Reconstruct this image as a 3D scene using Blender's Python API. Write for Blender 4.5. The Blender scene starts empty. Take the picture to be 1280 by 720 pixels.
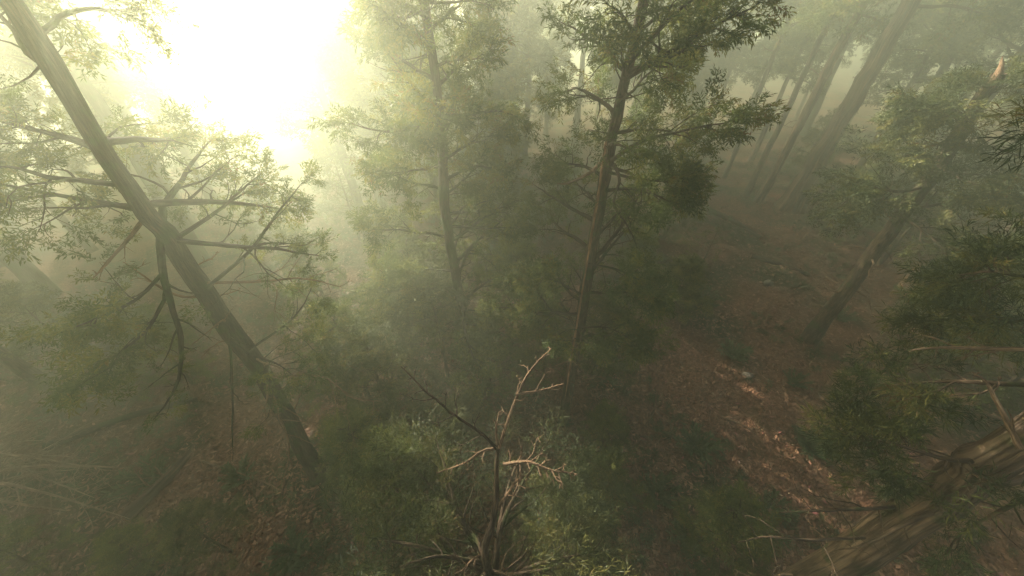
import bpy, math
import numpy as np
from mathutils import Vector

SEED = 11
rng = np.random.default_rng(SEED)
scene = bpy.context.scene
col = scene.collection
UPV = np.array([0., 0., 1.])

# ------------------------------------------------------------------ camera maths
CAM_Z = 12.0
PITCH = math.radians(38.0)
FPX = 420.0                       # focal length in pixels of a 1280 wide frame
CP, SP = math.cos(PITCH), math.sin(PITCH)

def ray(px, py):
    r = (px - 640.0) / FPX
    u = (360.0 - py) / FPX
    return np.array([r, CP + u * SP, -SP + u * CP])

def P(px, py, d):
    """world point seen at a pixel, d metres along the camera axis"""
    return np.array([0, 0, CAM_Z]) + ray(px, py) * d

# ------------------------------------------------------------------ noise / ground
_ph = np.random.default_rng(5).uniform(0, 6.28, (14, 2))
_fr = np.random.default_rng(6).uniform(-1, 1, (14, 2))

def gz(x, y):
    x = np.asarray(x, float); y = np.asarray(y, float)
    z = np.zeros_like(x + y)
    for i in range(14):
        s = 0.07 * 1.32 ** i
        fx, fy = _fr[i] * s * 3.2
        z = z + 0.30 / (1 + i * 0.55) * np.sin(fx * x + _ph[i, 0]) * np.cos(fy * y + _ph[i, 1])
    # the slope climbs gently away to the right and drops to the left
    return z + 0.02 * np.clip(x, -60, 60)

def G(px, py):
    """ground point under a pixel"""
    d = ray(px, py)
    t = CAM_Z / max(-d[2], 0.02)
    for _ in range(6):
        p = np.array([0, 0, CAM_Z]) + d * t
        t += (p[2] - gz(p[0], p[1])) / max(-d[2], 0.05)
    p = np.array([0, 0, CAM_Z]) + d * t
    p[2] = float(gz(p[0], p[1]))
    return p

SUN_AZ = math.radians(-42); SUN_EL = math.radians(19.0)
sd = np.array([math.cos(SUN_EL) * math.sin(SUN_AZ), math.cos(SUN_EL) * math.cos(SUN_AZ), math.sin(SUN_EL)])
_hz = np.array([math.sin(SUN_AZ), math.cos(SUN_AZ)]); _nx = np.array([_hz[1], -_hz[0]])
# gaps in the canopy: (pixel of the near end on the ground, length of the sunlit streak, half width of the gap)
GAPS = []
for (px, py, ln, hw) in ((1025, 533, 4.6, .40), (1022, 590, 2.2, .34), (1042, 648, 2.4, .34), (706, 352, 1.2, .35), (585, 500, 1.6, .4), (470, 430, 1.6, .4), (655, 430, 1.5, .35), (520, 610, 1.4, .4)):
    g_ = G(px, py); GAPS.append((g_, ln, hw))

def in_gap(p, extra=0.0):
    p = np.atleast_2d(p); hit = np.zeros(len(p), bool)
    for g_, ln, hw in GAPS:
        q = p - g_
        a = q[:, :2] @ _nx; b = q[:, :2] @ _hz
        back = b - q[:, 2] / math.tan(SUN_EL)       # where the light through p lands, along the streak
        hit |= (np.abs(a) < hw + extra) & (back > -1.5 - extra * 3) & (back < ln + .8 + extra * 3)
    return hit

def dodge(p, radius, height):
    """step sideways out of the sunlit gaps"""
    p = np.array(p, float)
    for sgn in (0, 1, -1):
        for k in range(30 if sgn else 1):
            q = p.copy(); q[:2] += _nx * sgn * k * .3
            if not any(abs((q - g_)[:2] @ _nx) < hw + radius and -radius < (q - g_)[:2] @ _hz < height / math.tan(SUN_EL) + ln + radius
                       for g_, ln, hw in GAPS[:4]):
                q[2] = float(gz(q[0], q[1])); 
                if sgn == 0: return q
                cand = (k, q); break
        else: continue
        if sgn == 1: best = cand
    try:
        return min(best, cand, key=lambda t: t[0])[1]
    except UnboundLocalError:
        return p

def nrm(v):
    return v / (np.linalg.norm(v) + 1e-9)

# ------------------------------------------------------------------ mesh accumulator
class Acc:
    def __init__(s):
        s.v, s.f, s.a, s.m, s.n = [], [], [], [], 0
    def add(s, v, f, a, mat=0):
        s.v.append(np.asarray(v, np.float32)); s.a.append(np.asarray(a, np.float32))
        s.f.append(np.asarray(f, np.int32) + s.n); s.m.append(np.full(len(f), mat, np.int32))
        s.n += len(v)
    def mesh(s, name, mats, smooth=True, origin=None):
        me = bpy.data.meshes.new(name)
        V = np.concatenate(s.v)
        if origin is not None:
            V = V - np.asarray(origin, np.float32)
        F = np.concatenate([f if f.shape[1] == 4 else np.c_[f, f[:, :1] * 0 - 1] for f in s.f])
        tri = F[:, 3] < 0
        cnt = np.where(tri, 3, 4).astype(np.int32)
        starts = np.r_[0, np.cumsum(cnt)[:-1]].astype(np.int32)
        loops = F.ravel(); loops = loops[loops >= 0]
        me.vertices.add(len(V)); me.vertices.foreach_set('co', V.ravel())
        me.loops.add(len(loops)); me.loops.foreach_set('vertex_index', loops)
        me.polygons.add(len(F)); me.polygons.foreach_set('loop_start', starts)
        me.polygons.foreach_set('loop_total', cnt)
        me.polygons.foreach_set('material_index', np.concatenate(s.m))
        me.polygons.foreach_set('use_smooth', np.full(len(F), smooth))
        at = me.attributes.new('bk', 'FLOAT_VECTOR', 'POINT')
        at.data.foreach_set('vector', np.concatenate(s.a).ravel())
        me.update(calc_edges=True)
        for m in mats: me.materials.append(m)
        return me

def link(name, me, parent=None, loc=None):
    o = bpy.data.objects.new(name, me); col.objects.link(o)
    if parent is not None: o.parent = parent
    if loc is not None: o.location = loc
    return o

def thing(name, loc, label, cat, group=None):
    o = bpy.data.objects.new(name, None); col.objects.link(o)
    o.empty_display_size = 0.3
    o.location = [float(c) for c in loc]; o['label'] = label; o['category'] = cat
    if group: o['group'] = group
    return o

def tag(o, label, cat, group=None):
    o['label'] = label; o['category'] = cat
    if group: o['group'] = group
    return o

# ------------------------------------------------------------------ tubes
def frames(path):
    T = np.gradient(path, axis=0)
    T /= np.linalg.norm(T, axis=1)[:, None] + 1e-9
    N = np.zeros_like(T); 
    a = np.array([1., 0, 0]) if abs(T[0][0]) < .8 else np.array([0, 1., 0])
    n = nrm(np.cross(T[0], a))
    for i in range(len(T)):
        n = nrm(n - T[i] * np.dot(n, T[i])); N[i] = n
    return T, N, np.cross(T, N)

def tube(acc, path, rad, sides=6, mat=0, rough=0.0, flute=None, cap=False, r_=None):
    path = np.asarray(path, float); rad = np.asarray(rad, float)
    r_ = r_ or rng
    n = len(path); T, N, B = frames(path)
    th = np.linspace(0, 2 * np.pi, sides, endpoint=False)
    c, s = np.cos(th), np.sin(th)
    R = np.repeat(rad[:, None], sides, 1)
    if rough > 0:
        w = r_.normal(0, 1, (n, sides)) * .6 + r_.normal(0, 1, (1, sides)) * .5
        R = R * (1 + rough * w)
    if flute is not None: R = R * flute(th[None, :], np.linspace(0, 1, n)[:, None])
    V = path[:, None, :] + R[..., None] * (c[None, :, None] * N[:, None, :] + s[None, :, None] * B[:, None, :])
    L = np.r_[0, np.cumsum(np.linalg.norm(np.diff(path, axis=0), axis=1))]
    rr = max(rad[0], .03)
    A = np.stack([np.broadcast_to(c * rr, (n, sides)), np.broadcast_to(s * rr, (n, sides)),
                  np.broadcast_to(L[:, None], (n, sides))], -1)
    i = np.arange(n - 1)[:, None] * sides; j = np.arange(sides)[None, :]; k = (j + 1) % sides
    F = np.stack([i + j, i + k, i + sides + k, i + sides + j], -1).reshape(-1, 4)
    acc.add(V.reshape(-1, 3), F, A.reshape(-1, 3), mat)
    if cap:
        for e, ring in ((0, 0), (n - 1, n - 1)):
            v = np.vstack([V[ring], path[ring] + T[ring] * (rad[ring] * (.25 if e else -.25))])
            jj = np.arange(sides); kk = (jj + 1) % sides
            f = np.stack([jj, kk, np.full(sides, sides)], -1) if e else np.stack([kk, jj, np.full(sides, sides)], -1)
            acc.add(v, f, np.vstack([A[ring], [[0, 0, L[ring]]]]), cap - 1 if cap is not True else mat)

def spline(pts, n):
    """Catmull-Rom through points"""
    pts = np.asarray(pts, float)
    if len(pts) == 2: return pts[0] + np.linspace(0, 1, n)[:, None] * (pts[1] - pts[0])
    p = np.vstack([2 * pts[0] - pts[1], pts, 2 * pts[-1] - pts[-2]])
    t = np.linspace(0, len(pts) - 1 - 1e-6, n); i = t.astype(int); u = (t - i)[:, None]
    a, b, c, d = p[i], p[i + 1], p[i + 2], p[i + 3]
    return .5 * (2 * b + (c - a) * u + (2 * a - 5 * b + 4 * c - d) * u ** 2 + (3 * b - a - 3 * c + d) * u ** 3)

def wander(start, d, length, n, wob, droop, r_):
    d = nrm(np.asarray(d, float)); p = np.asarray(start, float); out = [p]
    st = length / (n - 1)
    for i in range(n - 1):
        d = nrm(d + r_.normal(0, wob, 3) + np.array([0, 0, -droop]) * st)
        p = p + d * st; out.append(p)
    return np.array(out)

# ------------------------------------------------------------------ leaf sprays
def make_spray(r_, shoots=9, per=10, leaf=.13, width=.30, spread=.55, tuft=False, flat=.25):
    """unit-length spray along +x: every leaf is one folded blade. returns (n,4,3) and (n,) random"""
    Q, A = [], []
    def blade(b, d, L, w):
        d = nrm(d); s = nrm(np.cross(d, UPV + r_.normal(0, .5, 3)))
        up = np.cross(s, d)
        m = b + d * L * .5 + up * L * .06
        tip = b + d * L - up * L * r_.uniform(0, .2)
        Q.append([b, m + s * w * .5, tip, m - s * w * .5]); A.append(r_.uniform(0, 1))
    axis = wander([0, 0, 0], [1, 0, .1], 1.0, 8, .10, .25, r_)
    def along(pts, t):
        x = t * (len(pts) - 1); i = min(int(x), len(pts) - 2)
        return pts[i] + (pts[i + 1] - pts[i]) * (x - i), nrm(pts[i + 1] - pts[i])
    paths = [(axis, per * 2)]
    for k in range(shoots):
        t = .08 + .85 * k / shoots
        b, d = along(axis, t); side = 1 if k % 2 else -1
        dd = d * .8 + np.array([0, side * r_.uniform(.6, 1.1), r_.normal(0, flat)])
        L = spread * (1 - t * .75) * r_.uniform(.7, 1.2)
        paths.append((wander(b, dd, L, 5, .10, .25, r_), int(per * (.6 + L))))
    twigs = [p for p, _ in paths]
    for pts, n in paths:
        for k in range(n):
            b, d = along(pts, r_.uniform(.12, 1) if k else 1.0)
            if tuft:
                dd = d * r_.uniform(.5, 1.2) + r_.normal(0, .55, 3)
                blade(b, dd, leaf * r_.uniform(.7, 1.3), leaf * width * r_.uniform(.7, 1.2))
            else:
                side = nrm(np.cross(d, UPV)) * (1 if k % 2 else -1)
                dd = d * r_.uniform(.4, 1) + side * r_.uniform(.3, .9) + np.array([0, 0, r_.normal(-.05, flat)])
                blade(b, dd, leaf * r_.uniform(.6, 1.3), leaf * width * r_.uniform(.7, 1.3))
    return np.array(Q), np.array(A), twigs

_r = np.random.default_rng(3)
SPRAY = {
    'fir':   [make_spray(_r, 10, 12, .17, .17, .6) for _ in range(5)],
    'leafy': [make_spray(_r, 10, 11, .19, .2, .7, flat=.4) for _ in range(5)],
    'tuft':  [make_spray(_r, 9, 15, .24, .085, .6, tuft=True) for _ in range(4)],
    'wisp':  [make_spray(_r, 9, 16, .17, .07, .6, tuft=True) for _ in range(4)],
    'far':   [make_spray(_r, 6, 6, .24, .34, .55, flat=.4) for _ in range(4)],
    'fern':  [make_spray(_r, 1, 34, .26, .2, .1, flat=.1) for _ in range(3)],
}

def put_sprays(acc, items, kind, r_, mat=0):
    """items: list of (pos, dir, scale)"""
    T = SPRAY[kind]
    if not items: return
    buckets = [[] for _ in T]
    for it in items: buckets[r_.integers(len(T))].append(it)
    for (Q, A, _), its in zip(T, buckets):
        if not its: continue
        pos = np.array([i[0] for i in its]); d = np.array([nrm(np.asarray(i[1], float)) for i in its]); sc = np.array([i[2] for i in its])
        up = UPV + r_.normal(0, .35, (len(its), 3))
        s = np.cross(up, d); s /= np.linalg.norm(s, axis=1)[:, None] + 1e-9
        u = np.cross(d, s)
        M = np.stack([d, s, u], -1) * sc[:, None, None]
        V = np.einsum('nij,qkj->nqki', M, Q) + pos[:, None, None, :]
        nI, nQ = V.shape[:2]
        hue = r_.uniform(0, 1, (nI, 1, 1)) * np.ones((1, nQ, 4))
        Aa = np.stack([np.broadcast_to(A[None, :, None], (nI, nQ, 4)), hue,
                       np.broadcast_to(np.array([0, .5, 1, .5]), (nI, nQ, 4))], -1)
        V = V.reshape(-1, 3); F = np.arange(len(V)).reshape(-1, 4)
        acc.add(V, F, Aa.reshape(-1, 3), mat)

def limb(wood, leaves, start, d, length, r0, r_, leafy=1.0, droop=.06, twigs=8, tw_len=.5, sides=6,
         sp=.6, path=None, bare_in=.18, sub=2, wob=.12, spn=3, tmat=0):
    """one branch: main axis, side twigs, sub-twigs, and places for leaf sprays"""
    n = 12
    pts = wander(start, d, length, n, wob, droop, r_) if path is None else spline(path, max(n, 5 * len(path)))
    n = len(pts)
    if path is not None:
        length = np.linalg.norm(np.diff(pts, axis=0), axis=1).sum()
        pts = pts + np.cumsum(r_.normal(0, .014 * length / n ** .5, pts.shape), 0) * np.linspace(0, 1, n)[:, None]
    rad = r0 * (1 - np.linspace(0, 1, n)) ** .8 + .006
    tube(wood, pts, rad, sides, tmat, .10, r_=r_)
    T = np.gradient(pts, axis=0); T /= np.linalg.norm(T, axis=1)[:, None] + 1e-9
    for k in range(twigs):
        t = bare_in + (1 - bare_in) * (k + r_.uniform(0, 1)) / twigs
        x = min(t, .98) * (n - 1); i = min(int(x), n - 2)
        b = pts[i] + (pts[i + 1] - pts[i]) * (x - i)
        side = nrm(np.cross(T[i], UPV)) * (1 if k % 2 else -1)
        dd = T[i] * r_.uniform(.5, 1.0) + side * r_.uniform(.5, 1.1) + np.array([0, 0, r_.normal(0, .35)])
        L = length * tw_len * (1.15 - t) * r_.uniform(.6, 1.3)
        q = wander(b, dd, L, 7, wob * 1.4, droop * 1.4, r_)
        tube(wood, q, np.linspace(max(rad[i] * .5, .008), .003, 7), 4, tmat, .05, r_=r_)
        for m in range(sub):
            j = r_.integers(2, 6); dq = nrm(q[j] - q[j - 1])
            d2 = dq + r_.normal(0, .7, 3); L2 = L * r_.uniform(.25, .5)
            q2 = wander(q[j], d2, L2, 5, wob * 1.5, droop, r_)
            tube(wood, q2, np.linspace(.007, .002, 5), 3, tmat, 0, r_=r_)
            if leafy > 0 and r_.uniform() < leafy: leaves.append((q2[2], q2[4] - q2[2], sp * r_.uniform(.6, 1.1)))
        if leafy > 0:
            for m in range(spn):
                if r_.uniform() > leafy: continue
                j = r_.integers(2, 7) if m else 6; j = min(j, 6)
                dq = nrm(q[j] - q[j - 1]) + r_.normal(0, .45, 3)
                leaves.append((q[j], dq, sp * r_.uniform(.6, 1.2)))
    if leafy > 0: leaves.append((pts[-2], pts[-1] - pts[-3], sp))
    return pts

# ------------------------------------------------------------------ materials
def nodes(name):
    m = bpy.data.materials.new(name); m.use_nodes = True
    nt = m.node_tree; nt.nodes.clear()
    return m, nt, nt.nodes.new, nt.links.new

def ramp(nt, stops):
    r = nt.nodes.new('ShaderNodeValToRGB'); cr = r.color_ramp
    while len(cr.elements) < len(stops): cr.elements.new(.5)
    for e, (p, c) in zip(cr.elements, stops): e.position = p; e.color = (*c, 1)
    return r

def bark(name, dark, mid, light, scale=1.0, stretch=.22, bump=.6, moss=0.0):
    m, nt, N, L = nodes(name)
    out = N('ShaderNodeOutputMaterial'); b = N('ShaderNodeBsdfPrincipled'); L(b.outputs[0], out.inputs[0])
    at = N('ShaderNodeAttribute'); at.attribute_name = 'bk'
    mp = N('ShaderNodeMapping'); L(at.outputs['Vector'], mp.inputs[0]); mp.inputs['Scale'].default_value = (1, 1, stretch)
    n1 = N('ShaderNodeTexNoise'); n1.inputs['Scale'].default_value = 14 * scale; n1.inputs['Detail'].default_value = 7; n1.inputs['Roughness'].default_value = .65
    n2 = N('ShaderNodeTexNoise'); n2.inputs['Scale'].default_value = 1.6; n2.inputs['Detail'].default_value = 3
    L(mp.outputs[0], n1.inputs['Vector']); L(at.outputs['Vector'], n2.inputs['Vector'])
    r = ramp(nt, [(.32, dark), (.5, mid), (.68, light)]); L(n1.outputs['Fac'], r.inputs[0])
    r2 = ramp(nt, [(.3, (.55, .55, .55)), (.7, (1.25, 1.15, 1.0))]); L(n2.outputs['Fac'], r2.inputs[0])
    mx = N('ShaderNodeMix'); mx.data_type = 'RGBA'; mx.blend_type = 'MULTIPLY'; mx.inputs[0].default_value = 1
    L(r.outputs[0], mx.inputs[6]); L(r2.outputs[0], mx.inputs[7])
    cur = mx.outputs[2]
    if moss > 0:
        n3 = N('ShaderNodeTexNoise'); n3.inputs['Scale'].default_value = 2.3; n3.inputs['Detail'].default_value = 6
        geo = N('ShaderNodeNewGeometry'); L(geo.outputs['Position'], n3.inputs['Vector'])
        r3 = ramp(nt, [(.6 - moss * .2, (0, 0, 0)), (.72 - moss * .2, (1, 1, 1))]); L(n3.outputs['Fac'], r3.inputs[0])
        m2 = N('ShaderNodeMix'); m2.data_type = 'RGBA'; L(r3.outputs[0], m2.inputs[0]); L(cur, m2.inputs[6]); m2.inputs[7].default_value = (.05, .075, .02, 1)
        cur = m2.outputs[2]
    b.inputs['Roughness'].default_value = .9
    b.inputs['Specular IOR Level'].default_value = .2
    vo = N('ShaderNodeTexVoronoi'); vo.feature = 'DISTANCE_TO_EDGE'; vo.inputs['Scale'].default_value = 11 * scale
    wv = N('ShaderNodeMix'); wv.data_type = 'VECTOR'; wv.inputs[0].default_value = .12
    L(mp.outputs[0], wv.inputs[4]); L(n1.outputs['Color'], wv.inputs[5]); L(wv.outputs[1], vo.inputs['Vector'])
    rv = ramp(nt, [(.0, (.25, .25, .25)), (.16, (1, 1, 1))]); L(vo.outputs['Distance'], rv.inputs[0])
    m3 = N('ShaderNodeMix'); m3.data_type = 'RGBA'; m3.blend_type = 'MULTIPLY'; m3.inputs[0].default_value = .75
    L(cur, m3.inputs[6]); L(rv.outputs[0], m3.inputs[7]); L(m3.outputs[2], b.inputs['Base Color'])
    sm = N('ShaderNodeMath'); sm.operation = 'ADD'; L(n1.outputs['Fac'], sm.inputs[0]); L(rv.outputs[0], sm.inputs[1])
    bp = N('ShaderNodeBump'); bp.inputs['Strength'].default_value = bump; bp.inputs['Distance'].default_value = .05
    L(sm.outputs[0], bp.inputs['Height']); L(bp.outputs[0], b.inputs['Normal'])
    return m

def leafmat(name, a, b_, c, trans=.35):
    """a dark green, b_ mid, c young tips"""
    m, nt, N, L = nodes(name)
    out = N('ShaderNodeOutputMaterial')
    at = N('ShaderNodeAttribute'); at.attribute_name = 'bk'
    sx = N('ShaderNodeSeparateXYZ'); L(at.outputs['Vector'], sx.inputs[0])
    ad = N('ShaderNodeMath'); ad.operation = 'MULTIPLY_ADD'; L(sx.outputs[0], ad.inputs[0]); ad.inputs[1].default_value = .35
    ml = N('ShaderNodeMath'); ml.operation = 'MULTIPLY'; L(sx.outputs[1], ml.inputs[0]); ml.inputs[1].default_value = .65
    L(ml.outputs[0], ad.inputs[2])
    r = ramp(nt, [(.1, a), (.55, b_), (.90, c), (.955, (c[0] * .8, c[1] * .45, c[2] * .8))]); L(ad.outputs[0], r.inputs[0])
    d = N('ShaderNodeBsdfPrincipled'); d.inputs['Roughness'].default_value = .55; d.inputs['Specular IOR Level'].default_value = .3
    t = N('ShaderNodeBsdfTranslucent'); mx = N('ShaderNodeMixShader'); mx.inputs[0].default_value = trans
    L(r.outputs[0], d.inputs['Base Color']); L(r.outputs[0], t.inputs[0])
    L(d.outputs[0], mx.inputs[1]); L(t.outputs[0], mx.inputs[2]); L(mx.outputs[0], out.inputs[0])
    return m

M_BARK = bark('bark_brown', (.035, .024, .016), (.10, .07, .045), (.20, .145, .10), moss=.3)
M_BARKD = bark('bark_dark', (.025, .018, .013), (.07, .05, .034), (.14, .10, .07), moss=.5)
M_BARKL = bark('bark_light', (.08, .055, .036), (.17, .12, .078), (.30, .22, .15), scale=.7, stretch=.10, bump=.5, moss=.1)
M_RED = bark('bark_redwood', (.05, .03, .02), (.15, .095, .06), (.30, .21, .14), scale=.35, stretch=.08, bump=1.0)
M_DEAD = bark('deadwood', (.14, .09, .055), (.30, .20, .125), (.48, .34, .22), scale=2, stretch=.12)
M_PALE = bark('weathered_bough', (.28, .20, .13), (.42, .31, .21), (.56, .43, .30), scale=2, stretch=.12)
M_HEART = bark('split_wood', (.22, .11, .06), (.42, .24, .14), (.55, .36, .22), scale=1.5, stretch=.1)
M_FIR = leafmat('needles_dark', (.03, .046, .014), (.06, .082, .022), (.20, .18, .04), .4)
M_MID = leafmat('needles_mid', (.05, .075, .017), (.10, .135, .03), (.24, .22, .045), .48)
M_DARK = leafmat('needles_darkest', (.024, .038, .012), (.048, .066, .018), (.17, .155, .035), .4)
M_YEL = leafmat('needles_yellow', (.045, .06, .012), (.11, .13, .025), (.26, .21, .045), .4)
M_LITT = leafmat('dry_leaves', (.07, .034, .018), (.20, .095, .05), (.40, .22, .12), .1)
M_FERN = leafmat('fern_green', (.03, .06, .02), (.06, .10, .035), (.11, .15, .06))

m, nt, N, L = nodes('forest_floor'); M_GROUND = m
out = N('ShaderNodeOutputMaterial'); b = N('ShaderNodeBsdfPrincipled'); L(b.outputs[0], out.inputs[0])
geo = N('ShaderNodeNewGeometry')
n1 = N('ShaderNodeTexNoise'); n1.inputs['Scale'].default_value = 7; n1.inputs['Detail'].default_value = 9; n1.inputs['Roughness'].default_value = .7
n2 = N('ShaderNodeTexNoise'); n2.inputs['Scale'].default_value = .35; n2.inputs['Detail'].default_value = 5
n3 = N('ShaderNodeTexVoronoi'); n3.inputs['Scale'].default_value = 14
for n_ in (n1, n2, n3): L(geo.outputs['Position'], n_.inputs['Vector'])
r1 = ramp(nt, [(.3, (.05, .026, .015)), (.5, (.17, .085, .047)), (.7, (.32, .175, .10))]); L(n1.outputs['Fac'], r1.inputs[0])
r2 = ramp(nt, [(.48, (0, 0, 0)), (.62, (1, 1, 1))]); L(n2.outputs['Fac'], r2.inputs[0])
mx = N('ShaderNodeMix'); mx.data_type = 'RGBA'; L(r2.outputs[0], mx.inputs[0]); L(r1.outputs[0], mx.inputs[6]); mx.inputs[7].default_value = (.045, .052, .02, 1)
L(mx.outputs[2], b.inputs['Base Color']); b.inputs['Roughness'].default_value = .95; b.inputs['Specular IOR Level'].default_value = .1
ad = N('ShaderNodeMath'); ad.operation = 'ADD'; L(n1.outputs['Fac'], ad.inputs[0]); L(n3.outputs['Distance'], ad.inputs[1])
bp = N('ShaderNodeBump'); bp.inputs['Strength'].default_value = .8; bp.inputs['Distance'].default_value = .12; L(ad.outputs[0], bp.inputs['Height']); L(bp.outputs[0], b.inputs['Normal'])

m, nt, N, L = nodes('stone'); M_STONE = m
out = N('ShaderNodeOutputMaterial'); b = N('ShaderNodeBsdfPrincipled'); L(b.outputs[0], out.inputs[0])
n1 = N('ShaderNodeTexNoise'); n1.inputs['Scale'].default_value = 5; n1.inputs['Detail'].default_value = 8
r1 = ramp(nt, [(.3, (.035, .03, .02)), (.7, (.13, .11, .075))]); L(n1.outputs['Fac'], r1.inputs[0]); L(r1.outputs[0], b.inputs['Base Color']); b.inputs['Roughness'].default_value = .9

# ------------------------------------------------------------------ ground
n = 420
u = np.linspace(-1, 1, n)
g = np.sinh(u * 4.2) / np.sinh(4.2) * 300
X, Y = np.meshgrid(g + 3, g + 10)
Z = gz(X, Y) + rng.normal(0, .035, X.shape)
V = np.stack([X, Y, Z], -1).reshape(-1, 3)
i = np.arange(n - 1)[:, None] * n; j = np.arange(n - 1)[None, :]
F = np.stack([i + j, i + j + 1, i + n + j + 1, i + n + j], -1).reshape(-1, 4)
a = Acc(); a.add(V, F, V)
o = link('ground', a.mesh('ground', [M_GROUND])); o['kind'] = 'structure'

def view_pts(cnt, r_, pmin=120, bias=1.0):
    """random ground points in the area before the camera, thinning with distance"""
    x = r_.uniform(-26, 34, cnt * 4); y = r_.uniform(-2, 42, cnt * 4)
    d = np.hypot(x, y)
    keep = r_.uniform(0, 1, len(x)) < np.clip(9 / (d + 2), 0, 1) ** bias
    x, y = x[keep][:cnt], y[keep][:cnt]
    return np.stack([x, y, gz(x, y)], -1)

# fallen leaves and needles lying on the ground
r_ = np.random.default_rng(21)
pts = view_pts(150000, r_)
cnt = len(pts)
d = r_.normal(0, 1, (cnt, 3)); d[:, 2] *= .25; d /= np.linalg.norm(d, axis=1)[:, None]
s = np.cross(d, UPV + r_.normal(0, .3, (cnt, 3))); s /= np.linalg.norm(s, axis=1)[:, None]
Ln = r_.uniform(.07, .26, cnt)[:, None]; W = Ln * r_.uniform(.15, .5, cnt)[:, None]
b0 = pts + np.array([0, 0, .035]) + r_.uniform(0, .05, (cnt, 1)) * UPV
Q = np.stack([b0, b0 + d * Ln * .5 + s * W * .5, b0 + d * Ln, b0 + d * Ln * .5 - s * W * .5], 1)
rr = r_.uniform(0, 1, (cnt, 1, 2)) * np.ones((1, 4, 1))
A = np.concatenate([rr, np.zeros((cnt, 4, 1))], -1)
a = Acc(); a.add(Q.reshape(-1, 3), np.arange(cnt * 4).reshape(-1, 4), A.reshape(-1, 3))
o = link('leaf_litter', a.mesh('leaf_litter', [M_LITT], False)); o['kind'] = 'stuff'
o['label'] = 'reddish brown fallen leaves covering the forest floor'

# loose twigs
a = Acc(); pts = view_pts(3000, r_)
for p in pts:
    d = r_.normal(0, 1, 3); d[2] *= .12
    L_ = r_.uniform(.25, 1.7)
    q = wander(p + UPV * .05, d, L_, 5, .15, 0, r_)
    q[:, 2] = gz(q[:, 0], q[:, 1]) + .05 + r_.uniform(0, .12)
    tube(a, q, np.linspace(r_.uniform(.008, .02), .004, 5), 4)
o = link('twig_litter', a.mesh('twig_litter', [M_DEAD])); o['kind'] = 'stuff'
o['label'] = 'loose broken twigs strewn over the leaf litter'

# low green ground cover
a = Acc(); pts = view_pts(5200, r_, bias=.8)
m2 = np.sin(pts[:, 0] * .55 + 1) * np.cos(pts[:, 1] * .6) + .5 * np.sin(pts[:, 0] * 1.3 + pts[:, 1] * .9) + r_.normal(0, .35, len(pts))
open_ = (pts[:, 0] > 5) & (pts[:, 1] > 4) & (pts[:, 1] < 19)
m2 = m2 - np.where(open_, .55, 0)
pts = pts[m2 > .05]
items = []
for p in pts:
    for k in range(r_.integers(1, 4)):
        d = r_.normal(0, 1, 3); d[2] = abs(d[2]) * .9 + .25
        items.append((p + np.array([r_.normal(0, .1), r_.normal(0, .1), 0]), d, r_.uniform(.22, .5)))
put_sprays(a, items, 'leafy', r_)
o = link('ground_cover', a.mesh('ground_cover', [M_FERN], False)); o['kind'] = 'stuff'
o['label'] = 'low green plants growing through the leaf litter'

# ------------------------------------------------------------------ trees
def trunk_mesh(acc, path, r0, r1, sides, r_, flare=.5, flute=0.0, nfl=7, step=.18, mat=0, taper=1.0):
    L_ = np.linalg.norm(np.diff(np.asarray(path), axis=0), axis=1).sum()
    n = max(12, int(L_ / step)); pts = spline(path, n)
    t = np.linspace(0, 1, n); h = t * L_
    for ax in (0, 1):
        for w_, am in ((.55, .10), (1.3, .07), (2.9, .045)):
            pts[:, ax] += r0 * am * np.sin(h * w_ + r_.uniform(0, 6.28))
    rad = r0 + (r1 - r0) * t ** taper
    rad = rad * (1 + flare * np.exp(-h / (r0 * 2.6 + .3)))
    ph = r_.uniform(0, 6.28, 3)
    for _ in range(int(L_ * .7)):                      # knots and swellings
        rad = rad * (1 + r_.uniform(.04, .14) * np.exp(-((h - r_.uniform(0, L_)) / r_.uniform(.12, .3)) ** 2))
    def fl(th, tt):
        fade = .25 + .75 * np.exp(-tt * L_ / (r0 * 5))
        return 1 + flute * fade * (np.sin(nfl * th + ph[0] + tt * 1.5) * .6 + np.sin((nfl + 4) * th + ph[1] - tt * 2) * .4) \
            + .05 * np.sin(3 * th + ph[2] + tt * 9)
    tube(acc, pts, rad, sides, mat, .02, flute=fl, r_=r_)
    return pts, rad

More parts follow.
